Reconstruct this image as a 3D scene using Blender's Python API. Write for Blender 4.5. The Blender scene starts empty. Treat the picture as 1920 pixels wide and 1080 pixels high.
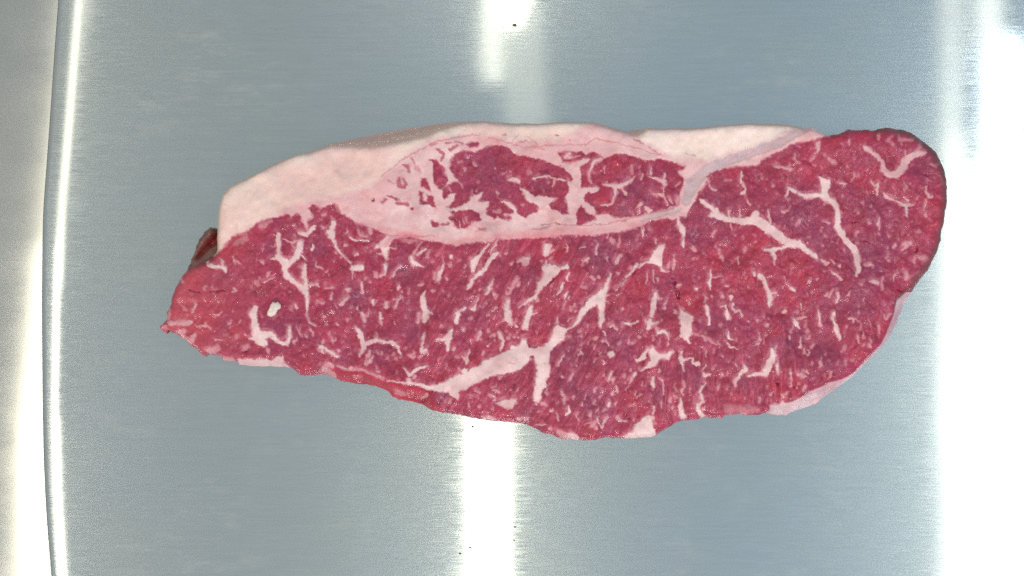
import bpy, math, random
import numpy as np

# ------------------------------------------------------------------ camera, world, lamps, exposure
SC = bpy.context.scene
COL = SC.collection
HC = 0.5                      # camera height above the steel platter (m)
PX = 0.0002                   # metres per photograph pixel on the platter
def pt(px, py):               # photograph pixel -> metres on the platter plane
    return ((px - 960.0) * PX, (540.0 - py) * PX)

cam_d = bpy.data.cameras.new('camera'); cam = bpy.data.objects.new('camera', cam_d); COL.objects.link(cam)
cam.location = (0, 0, HC); cam.rotation_euler = (0, 0, 0)
cam_d.sensor_width = 36; cam_d.lens = 36 * HC / (1920 * PX); cam_d.clip_start = 0.01; cam_d.clip_end = 50
SC.camera = cam

W = bpy.data.worlds.new('World'); SC.world = W; W.use_nodes = True
bg = W.node_tree.nodes['Background']
_wt = W.node_tree
_tc = _wt.nodes.new('ShaderNodeTexCoord'); _sx = _wt.nodes.new('ShaderNodeSeparateXYZ'); _rp = _wt.nodes.new('ShaderNodeValToRGB')
_mr = _wt.nodes.new('ShaderNodeMapRange'); _mr.inputs[1].default_value = -0.4; _mr.inputs[2].default_value = 0.4
_wt.links.new(_tc.outputs['Generated'], _sx.inputs[0]); _wt.links.new(_sx.outputs[0], _mr.inputs[0]); _wt.links.new(_mr.outputs[0], _rp.inputs[0])
_rp.color_ramp.elements[0].color = (0.90, 0.97, 0.97, 1); _rp.color_ramp.elements[1].color = (0.72, 1.02, 1.25, 1)
_wt.links.new(_rp.outputs[0], bg.inputs['Color'])
bg.inputs['Strength'].default_value = 0.55

HL = 0.9                      # height of the lamps above the platter
def lamp(name, x0, x1, y0, y1, radiance, color=(1, 1, 1), z=HL):
    d = bpy.data.lights.new(name, 'AREA'); d.shape = 'RECTANGLE'
    d.size = abs(x1 - x0); d.size_y = abs(y1 - y0); d.color = color
    d.energy = radiance * math.pi * d.size * d.size_y
    o = bpy.data.objects.new(name, d); COL.objects.link(o)
    o.location = ((x0 + x1) / 2, (y0 + y1) / 2, z)
    return o
WARM = (1.0, 0.95, 0.75); COOL = (0.93, 1.0, 1.0)
lamp('tube_or_glint_lamp', -0.046, -0.005, -0.75, -0.02, 9, WARM)
lamp('tube_or_glint_lamp', -0.032, -0.010, 0.213, 0.75, 3.0, WARM)
o = lamp('tube_or_glint_lamp', -0.013, 0.022, 0.275, 0.50, 9, WARM); o.data.shape = 'ELLIPSE'
lamp('tube_or_glint_lamp', -0.008, 0.036, 0.16, 0.29, 0.8, WARM)
lamp('tube_or_glint_lamp', -0.533, -0.503, -0.75, -0.14, 8, WARM)
o = lamp('tube_or_glint_lamp', -0.525, -0.505, -0.145, 0.045, 8, WARM); o.rotation_euler = (0, 0, math.radians(-5))
o = lamp('tube_or_glint_lamp', -0.496, -0.462, 0.0, 0.42, 3.6, WARM); o.rotation_euler = (0, 0, math.radians(-6.8))
lamp('tube_or_glint_lamp', 0.450, 0.470, 0.16, 0.75, 1.9, WARM)
lamp('tube_or_glint_lamp', 0.499, 0.531, -0.75, 0.262, 10, COOL)
lamp('tube_or_glint_lamp', 0.488, 0.512, 0.262, 0.75, 3.0, WARM)
lamp('panel_lamp', 0.452, 0.473, -0.75, 0.16, 3.2, WARM)
lamp('panel_lamp', 0.474, 0.497, -0.75, 0.09, 3.0, COOL)
lamp('panel_lamp', 0.474, 0.497, 0.09, 0.14, 1.2, WARM)
lamp('panel_lamp', 0.533, 0.640, -0.60, 0.12, 4.2, COOL)
def aim(o):
    from mathutils import Vector
    o.rotation_euler = Vector(o.location).to_track_quat('Z', 'Y').to_euler()
for (x_, y_, w_, h_, r_) in ((0.0, -1.15, 0.5, 0.05, 80), (-1.05, -0.75, 0.28, 0.05, 62), (1.05, -0.75, 0.28, 0.05, 54), (-0.4, 1.2, 0.28, 0.05, 30)):  # added unseen lamps: directional key light and glints on the wet meat
    aim(lamp('tube_or_glint_lamp', x_ - w_ / 2, x_ + w_ / 2, y_ - h_ / 2, y_ + h_ / 2, r_, (1, 0.985, 0.96)))

SC.view_settings.view_transform = 'Standard'; SC.view_settings.look = 'None'
SC.view_settings.exposure = 0.09; SC.view_settings.gamma = 1.0
SC.view_settings.use_curve_mapping = False
SC.cycles.use_denoising = False
SC.render.resolution_x = 1024; SC.render.resolution_y = 576

# ------------------------------------------------------------------ helpers
rng = np.random.default_rng(7); random.seed(7)
def lin(r, g, b):
    c = np.array([r, g, b], float) / 255.0
    return np.where(c <= 0.04045, c / 12.92, ((c + 0.055) / 1.055) ** 2.4)
def vnoise(x, y, scale, seed):
    """smooth value noise, about -1..1"""
    r = np.random.default_rng(seed); N = 256
    lat = r.uniform(-1, 1, (N, N))
    u = np.asarray(x) / scale + 1000.0; v = np.asarray(y) / scale + 1000.0
    iu = np.floor(u).astype(int); iv = np.floor(v).astype(int)
    fu = u - iu; fv = v - iv
    fu = fu * fu * fu * (fu * (fu * 6 - 15) + 10); fv = fv * fv * fv * (fv * (fv * 6 - 15) + 10)
    a = lat[iv % N, iu % N]; b = lat[iv % N, (iu + 1) % N]
    c = lat[(iv + 1) % N, iu % N]; d = lat[(iv + 1) % N, (iu + 1) % N]
    return (a * (1 - fu) + b * fu) * (1 - fv) + (c * (1 - fu) + d * fu) * fv
def sstep(a, b, x):
    t = np.clip((x - a) / (b - a), 0, 1); return t * t * (3 - 2 * t)
def seg_sd(x, y, pts):
    """variable width stroke: pts = (x, y, width); negative inside"""
    best = np.full(x.shape, 1e9)
    if len(pts) == 1: pts = [pts[0], pts[0]]
    for (ax, ay, aw), (bx, by, bw) in zip(pts[:-1], pts[1:]):
        dx, dy = bx - ax, by - ay; L = dx * dx + dy * dy + 1e-9
        t = np.clip(((x - ax) * dx + (y - ay) * dy) / L, 0, 1)
        d = np.hypot(x - ax - t * dx, y - ay - t * dy) - (aw + (bw - aw) * t) * 0.5
        best = np.minimum(best, d)
    return best
def poly_sd(x, y, P):
    best = np.full(x.shape, 1e9); ins = np.zeros(x.shape, bool)
    n = len(P)
    for i in range(n):
        ax, ay = P[i][:2]; bx, by = P[(i + 1) % n][:2]
        dx, dy = bx - ax, by - ay; L = dx * dx + dy * dy + 1e-9
        t = np.clip(((x - ax) * dx + (y - ay) * dy) / L, 0, 1)
        best = np.minimum(best, np.hypot(x - ax - t * dx, y - ay - t * dy))
        if ay != by:
            ins ^= ((ay > y) != (by > y)) & (x < (bx - ax) * (y - ay) / (by - ay) + ax)
    return np.where(ins, -best, best)
def P(s):
    return [tuple(float(v) for v in q.split(',')) for q in s.split()]

def tag(o, label=None, cat=None, group=None, kind=None):
    if label: o['label'] = label
    if cat: o['category'] = cat
    if group: o['group'] = group
    if kind: o['kind'] = kind
    return o
def empty(name, loc):
    o = bpy.data.objects.new(name, None); COL.objects.link(o); o.location = loc; o.empty_display_size = 0.02
    return o
def mesh_obj(name, V, quads, mat, parent=None, attrs=None, normals=None):
    m = bpy.data.meshes.new(name)
    V = np.asarray(V, np.float32); Q = np.asarray(quads, np.int32); k = Q.shape[1]
    m.vertices.add(len(V)); m.vertices.foreach_set('co', V.ravel())
    m.loops.add(Q.size); m.loops.foreach_set('vertex_index', Q.ravel())
    m.polygons.add(len(Q)); m.polygons.foreach_set('loop_start', np.arange(0, Q.size, k, dtype=np.int32))
    m.update(calc_edges=True)
    m.polygons.foreach_set('use_smooth', np.ones(len(Q), bool))
    if attrs:
        for an, arr in attrs.items():
            if arr.ndim == 2:
                a = m.attributes.new(an, 'FLOAT_COLOR', 'POINT')
                a.data.foreach_set('color', np.concatenate([arr, np.ones((len(arr), 1))], 1).astype(np.float32).ravel())
            else:
                a = m.attributes.new(an, 'FLOAT', 'POINT'); a.data.foreach_set('value', arr.astype(np.float32))
    m.materials.append(mat); m.update()
    if normals is not None:
        m.normals_split_custom_set_from_vertices(normals.astype(float).tolist())
    o = bpy.data.objects.new(name, m); COL.objects.link(o)
    if parent: o.parent = parent
    return o

class NT:
    def __init__(s, name):
        s.m = bpy.data.materials.new(name); s.m.use_nodes = True; s.t = s.m.node_tree; s.t.nodes.clear()
        s.out = s.t.nodes.new('ShaderNodeOutputMaterial')
    def n(s, typ, props=None, **ins):
        nd = s.t.nodes.new('ShaderNode' + typ)
        for k, v in (props or {}).items(): setattr(nd, k, v)
        for k, v in ins.items():
            key = int(k[1:]) if k[0] == 'i' and k[1:].isdigit() else k.replace('_', ' ')
            if isinstance(v, bpy.types.NodeSocket): s.t.links.new(v, nd.inputs[key])
            else: nd.inputs[key].default_value = v
        return nd
    def ramp(s, fac, stops):
        nd = s.t.nodes.new('ShaderNodeValToRGB'); s.t.links.new(fac, nd.inputs[0])
        e = nd.color_ramp.elements
        while len(e) < len(stops): e.new(0.5)
        for el, (p, c) in zip(e, stops):
            el.position = p; el.color = (c, c, c, 1) if not isinstance(c, tuple) else (*c, 1)
        return nd.outputs[0]
    def math(s, op, a, b):
        return s.n('Math', {'operation': op}, i0=a, i1=b).outputs[0]

# ------------------------------------------------------------------ materials
def steel_material(name, tint, warm, gx, gy, grain, rough_a, rough_b, mixf, stain):
    k = NT(name)
    tc = k.n('TexCoord').outputs['Object']
    mp = k.n('Mapping', None, Vector=tc, Scale=(gx, gy, 1)).outputs[0]
    g1 = k.n('TexNoise', None, Vector=mp, Scale=1.0, Detail=4.0, Roughness=0.65).outputs['Fac']
    mp2 = k.n('Mapping', None, Vector=tc, Scale=(gx * 0.25, gy * 0.33, 1)).outputs[0]
    g2 = k.n('TexNoise', None, Vector=mp2, Scale=1.0, Detail=3.0, Roughness=0.6).outputs['Fac']
    big = k.n('TexNoise', None, Vector=tc, Scale=9.0, Detail=3.0, Roughness=0.55).outputs['Fac']
    mpm = k.n('Mapping', None, Vector=tc, Scale=(0.6, 1.0, 1)).outputs[0]
    mid = k.n('TexNoise', None, Vector=mpm, Scale=55.0, Detail=6.0, Roughness=0.65).outputs['Fac']
    c0 = k.n('MixRGB', {'blend_type': 'MIX'}, Fac=k.ramp(big, [(0.36, 0.0), (0.64, 1.0)]), Color1=(*tint, 1), Color2=(*warm, 1)).outputs[0]
    gr = k.ramp(g1, [(0.3, 1.0 - grain), (0.7, 1.0 + grain)])
    c1 = k.n('MixRGB', {'blend_type': 'MULTIPLY'}, Fac=1.0, Color1=c0, Color2=gr).outputs[0]
    gr2 = k.ramp(g2, [(0.3, 1.0 - grain * 0.6), (0.7, 1.0 + grain * 0.6)])
    c2 = k.n('MixRGB', {'blend_type': 'MULTIPLY'}, Fac=1.0, Color1=c1, Color2=gr2).outputs[0]
    st = k.ramp(mid, [(0.60, 0.0), (0.78, stain)])
    c3 = k.n('MixRGB', {'blend_type': 'MIX'}, Fac=st, Color1=c2, Color2=(0.50, 0.49, 0.44, 1)).outputs[0]
    mps = k.n('Mapping', None, Vector=tc, Scale=(0.55, 1.5, 1), Rotation=(0, 0, 0.15)).outputs[0]
    mpc = k.n('Mapping', None, Vector=tc, Scale=(22, 1100, 1), Rotation=(0, 0, 0.22)).outputs[0]
    scr = k.n('TexNoise', None, Vector=mpc, Scale=1.0, Detail=2.0).outputs['Fac']
    sm = k.n('TexNoise', None, Vector=mps, Scale=150.0, Detail=5.0, Roughness=0.7).outputs['Fac']
    sp = k.n('TexNoise', None, Vector=tc, Scale=22.0, Detail=2.0).outputs['Fac']
    st2 = k.math('MULTIPLY', k.math('ADD', k.math('MULTIPLY', k.ramp(scr, [(0.62, 0.0), (0.74, 1.0)]), 0.25), k.ramp(sm, [(0.50, 0.0), (0.72, stain)])), k.ramp(sp, [(0.46, 0.0), (0.64, 1.0)]))
    c3 = k.n('MixRGB', {'blend_type': 'MIX'}, Fac=st2, Color1=c3, Color2=(0.62, 0.61, 0.56, 1)).outputs[0]
    b1 = k.n('Bump', None, Strength=0.3, Distance=0.00001, Height=g1).outputs[0]
    b2 = k.n('Bump', None, Strength=0.2, Distance=0.00002, Height=g2, Normal=b1).outputs[0]
    ra = k.math('ADD', k.math('MULTIPLY', k.math('SUBTRACT', mid, 0.5), 0.06), k.math('ADD', k.math('MULTIPLY', k.math('SUBTRACT', g1, 0.5), grain * 4), rough_a))
    s1 = k.n('BsdfGlossy', {'distribution': 'GGX'}, Color=c3, Roughness=ra, Normal=b2).outputs[0]
    s2 = k.n('BsdfGlossy', {'distribution': 'GGX'}, Color=c3, Roughness=rough_b, Normal=b2).outputs[0]
    mx = k.n('MixShader', None, Fac=mixf, i1=s1, i2=s2).outputs[0]
    df = k.n('BsdfDiffuse', None, Color=(0.42, 0.42, 0.38, 1)).outputs[0]
    mx2 = k.n('MixShader', None, Fac=k.math('ADD', k.math('MULTIPLY', k.math('ADD', st, st2), 0.45), 0.04), i1=mx, i2=df).outputs[0]
    k.t.links.new(mx2, k.out.inputs[0]); return k.m

M_STEEL = steel_material('brushed_steel', (0.452, 0.482, 0.502), (0.462, 0.48, 0.472), 120, 2600, 0.05, 0.072, 0.28, 0.40, 0.40)
M_COUNTER = steel_material('worn_steel', (0.44, 0.435, 0.425), (0.52, 0.50, 0.47), 30, 60, 0.015, 0.09, 0.35, 0.35, 0.22)

def meat_material():
    k = NT('meat')
    tis = k.n('Attribute', {'attribute_name': 'tissue'}).outputs['Color']
    fat = k.n('Attribute', {'attribute_name': 'fat'}).outputs['Fac']
    wet = k.n('Attribute', {'attribute_name': 'wet'}).outputs['Fac']
    tc = k.n('TexCoord').outputs['Object']
    n1 = k.n('TexNoise', None, Vector=tc, Scale=900.0, Detail=3.0, Roughness=0.6).outputs['Fac']
    n2 = k.n('TexNoise', None, Vector=tc, Scale=2600.0, Detail=2.0, Roughness=0.6).outputs['Fac']
    amp = k.math('SUBTRACT', 1.0, k.math('MULTIPLY', fat, 0.8))
    v = k.math('ADD', k.math('MULTIPLY', k.math('SUBTRACT', n1, 0.5), k.math('MULTIPLY', amp, 0.30)), 1.0)
    v = k.math('ADD', v, k.math('MULTIPLY', k.math('SUBTRACT', n2, 0.5), k.math('MULTIPLY', amp, 0.22)))
    vc = k.n('CombineColor', None, Red=v, Green=v, Blue=v).outputs[0]
    col = k.n('MixRGB', {'blend_type': 'MULTIPLY'}, Fac=1.0, Color1=tis, Color2=vc).outputs[0]
    bs = k.math('ADD', k.math('MULTIPLY', wet, 0.6), k.math('MULTIPLY', amp, 0.16))
    b1 = k.n('Bump', None, Strength=bs, Distance=0.00045, Height=n1).outputs[0]
    b2 = k.n('Bump', None, Strength=k.math('MULTIPLY', bs, 0.8), Distance=0.00015, Height=n2, Normal=b1).outputs[0]
    rg = k.math('SUBTRACT', k.math('SUBTRACT', 0.42, k.math('MULTIPLY', fat, 0.04)), k.math('MULTIPLY', wet, 0.30))
    p = k.n('BsdfPrincipled', None, Base_Color=col, Roughness=rg, Normal=b2)
    p.inputs['Specular IOR Level'].default_value = 0.3
    k.t.links.new(k.math('MULTIPLY', wet, 0.9), p.inputs['Coat Weight']); p.inputs['Coat Roughness'].default_value = 0.06
    k.t.links.new(b2, p.inputs['Coat Normal'])
    p.inputs['Subsurface Weight'].default_value = 0.25
    p.inputs['Subsurface Radius'].default_value = (1.0, 0.35, 0.3)
    p.inputs['Subsurface Scale'].default_value = 0.0011
    k.t.links.new(p.outputs[0], k.out.inputs[0]); return k.m
M_MEAT = meat_material()

def plain(name, c, rough, nscale, namp):
    k = NT(name)
    tc = k.n('TexCoord').outputs['Object']
    n1 = k.n('TexNoise', None, Vector=tc, Scale=nscale, Detail=4.0).outputs['Fac']
    g = k.ramp(n1, [(0.3, 1 - namp), (0.7, 1.0)])
    col = k.n('MixRGB', {'blend_type': 'MULTIPLY'}, Fac=1.0, Color1=(*c, 1), Color2=g).outputs[0]
    b = k.n('Bump', None, Strength=0.3, Distance=0.0003, Height=n1).outputs[0]
    p = k.n('BsdfPrincipled', None, Base_Color=col, Roughness=rough, Normal=b)
    k.t.links.new(p.outputs[0], k.out.inputs[0]); return k.m
M_CHIP = plain('fat_crumb', tuple(lin(232, 208, 192)), 0.5, 900, 0.25)
M_SPECK = plain('dark_speck', tuple(lin(88, 84, 66)), 0.7, 1500, 0.5)

# ------------------------------------------------------------------ the setting: platter and counter
def build_platter():
    edge_y = [-200, 0, 120, 240, 400, 550, 700, 850, 960, 1080, 1280]
    edge_x = [120, 107, 98, 90, 78, 76, 77, 79, 84, 94, 112]
    ys = np.linspace(-200, 1280, 149)
    # smooth edge curve
    ex = np.interp(ys, edge_y, edge_x); kern = np.hanning(15); kern /= kern.sum()
    ex = np.convolve(np.pad(ex, 7, mode='edge'), kern, 'valid')
    d = np.concatenate([np.linspace(0, 90, 61), np.linspace(100, 2300, 24)])      # px from the edge
    BW = 50.0
    u = np.clip((BW - d) / BW, 0, 1)
    th = np.radians(2.3 * u + 70 * np.clip((u - 0.8) / 0.2, 0, 1) ** 2)
    dz = np.zeros_like(d)
    for i in range(len(d) - 2, -1, -1):
        dz[i] = dz[i + 1] - math.tan((th[i] + th[i + 1]) / 2) * (d[i + 1] - d[i]) * PX
    rows = []
    for y, e in zip(ys, ex):
        X = (e + d - 960) * PX; Y = np.full_like(X, (540 - y) * PX)
        row = np.stack([X, Y, dz], 1)
        wob = vnoise(X * 1000, Y * 1000, 45, 3) * 0.00005
        row[:, 2] += wob * sstep(60, 260, d)
        skirt = np.array([[X[0] + 0.0002, Y[0], -0.024], [X[0] - 0.0002, Y[0], dz[0] - 0.0015]])
        rows.append(np.concatenate([skirt, row]))
    n = len(rows[0]); V = np.concatenate(rows)
    r = np.arange(len(rows) - 1)[:, None]; c = np.arange(n - 1)[None, :]
    a = r * n + c
    Q = np.stack([a, a + n, a + n + 1, a + 1], -1).reshape(-1, 4)
    return mesh_obj('steel_platter', V, Q, M_STEEL)
platter = build_platter()
tag(platter, 'brushed stainless steel platter with rolled left edge, under the raw steak', 'platter')
def build_counter():
    xs = np.linspace(-0.5, 0.5, 61); ys = np.linspace(-0.3, 0.3, 37)
    X, Y = np.meshgrid(xs, ys)
    Z = -0.026 + vnoise(X * 1000, Y * 1000, 60, 21) * 0.00005
    V = np.stack([X, Y, Z], -1).reshape(-1, 3); n = len(xs)
    a = (np.arange(len(ys) - 1)[:, None] * n + np.arange(n - 1)[None, :])
    Q = np.stack([a, a + 1, a + n + 1, a + n], -1).reshape(-1, 4)
    return mesh_obj('counter', V, Q, M_COUNTER)
tag(build_counter(), 'dull grey steel counter below the left edge of the platter', 'counter', kind='structure')

# ------------------------------------------------------------------ the steak, traced piece by piece
ORG = dict(S=(0, 0, 1), A1=(300, 400, 6), A2=(300, 560, 6), B1=(600, 420, 6), B2=(600, 580, 6), C1=(900, 420, 6), C2=(900, 560, 6),
           C3=(900, 680, 6), D1=(1200, 400, 6), D2=(1200, 540, 6), D3=(1200, 660, 6), E1=(1480, 400, 6), E2=(1440, 560, 6),
           F1=(1280, 260, 6), F2=(1480, 230, 6), G1=(700, 250, 6), G2=(1000, 250, 6))
SIL = P('303,612 317,600 316,585 323,570 325,557 333,537 342,520 352,507 367,500 388,492 400,482 407,474 410,468 410,433 414,387 421,366 434,350 '
        '465,335 494,320 525,304 556,291 580,287 603,276 629,267 665,257 691,249 725,243 752,238 801,231 845,228 907,228 959,232 1020,232 1054,230 1111,230 '
        '1129,235 1155,242 1175,247 1188,243 1212,241 1253,241 1279,242 1318,240 1352,236 1402,233 1444,232 1475,234 1492,237 1508,243 1519,240 1530,246 1548,257 '
        '1567,253 1587,246 1590,242 1597,245 1622,245 1635,247 1647,242 1665,240 1688,243 1705,248 1727,261 1743,272 1757,284 1767,298 1772,315 1776,333 '
        '1777,353 1775,378 1770,398 1767,420 1763,450 1757,472 1747,490 1740,507 1725,523 1713,543 1705,567 1697,587 1685,610 1673,630 1657,648 1637,668 '
        '1617,690 1597,707 1583,720 1567,737 1555,746 1540,760 1515,768 1492,777 1483,783 1463,782 1447,777 1430,773 1423,777 1400,778 1387,775 1358,777 1352,783 '
        '1330,783 1317,782 1307,786 1280,788 1263,795 1253,802 1240,808 1230,815 1217,819 1200,820 1167,822 1133,820 1107,825 1083,825 1055,822 1033,814 '
        '1017,812 1003,803 980,795 950,791 920,789 890,785 860,778 813,772 787,761 760,755 743,752 733,747 723,734 703,725 667,723 633,717 617,709 603,702 583,705 '
        '563,703 548,690 508,688 467,687 447,683 442,677 420,675 410,667 390,662 385,670 378,667 372,655 360,647 342,632 327,622 317,620 312,627 305,618')
TOPO = P('306,611 319,600 319,585 326,571 329,557 336,539 345,523 356,511 370,503 390,496 404,486 412,474 413,468 413,433 417,387 424,368 436,353 '
         '466,338 495,323 526,307 557,294 580,291 604,282 626,276 665,275 700,276 722,272 747,267 775,261 798,256 825,246 845,240 881,233 910,232 959,237 1020,236 1054,234 1109,234 '
         '1127,240 1153,247 1175,254 1196,256 1212,246 1253,245 1279,246 1318,244 1352,240 1402,237 1444,238 1475,239 1492,242 1508,247 1519,244 1530,250 1548,261 '
         '1567,257 1587,250 1597,249 1622,249 1635,251 1647,246 1665,245 1686,249 1702,254 1722,267 1737,279 1749,291 1757,305 1763,320 1767,337 '
         '1768,354 1768,377 1765,396 1762,420 1757,450 1750,470 1740,487 1733,502 1718,519 1705,541 1684,562 1681,572 1673,597 1663,620 1650,643 1637,657 1615,680 1598,697 '
         '1577,711 1555,718 1540,726 1520,734 1506,744 1483,755 1469,755 1460,761 1444,760 1440,770 1430,769 1423,773 1400,774 1387,771 1358,773 1350,779 '
         '1330,779 1317,778 1305,782 1279,784 1261,791 1250,798 1238,804 1228,811 1217,815 1200,816 1167,818 1133,816 1107,821 1084,820 1057,816 1036,808 '
         '1020,804 1006,795 982,787 951,784 920,782 892,778 862,771 840,765 815,758 808,733 750,722 707,707 680,697 640,696 612,684 600,690 583,697 '
         '566,697 552,686 530,672 508,676 467,676 450,674 444,670 422,669 412,662 391,658 381,658 374,650 362,643 344,629 329,619 317,616 308,616')
FATREG = P('405,480 413,472 423,463 433,445 450,437 467,432 480,417 500,411 520,405 541,402 546,407 556,400 567,407 572,415 587,407 580,392 587,383 603,389 629,381 '
           '637,397 655,407 668,418 691,425 709,433 730,444 720,452 708,458 722,466 737,450 750,445 767,443 783,446 800,452 820,452 833,457 855,462 875,457 893,453 908,455 '
           '933,448 958,448 983,446 1008,447 1033,443 1058,440 1080,439 1113,443 1133,437 1158,435 1175,432 1188,427 1200,424 1217,416 1233,412 1250,410 1263,410 1273,404 '
           '1287,405 1292,395 1297,387 1303,377 1308,367 1312,358 1322,347 1328,335 1323,330 1333,322 1350,317 1370,312 1390,312 1423,308 1430,300 1447,290 1467,283 1480,273 '
           '1498,267 1527,262 1535,260 1550,256 1540,220 1200,210 800,210 500,290 380,360 390,480')
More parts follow.
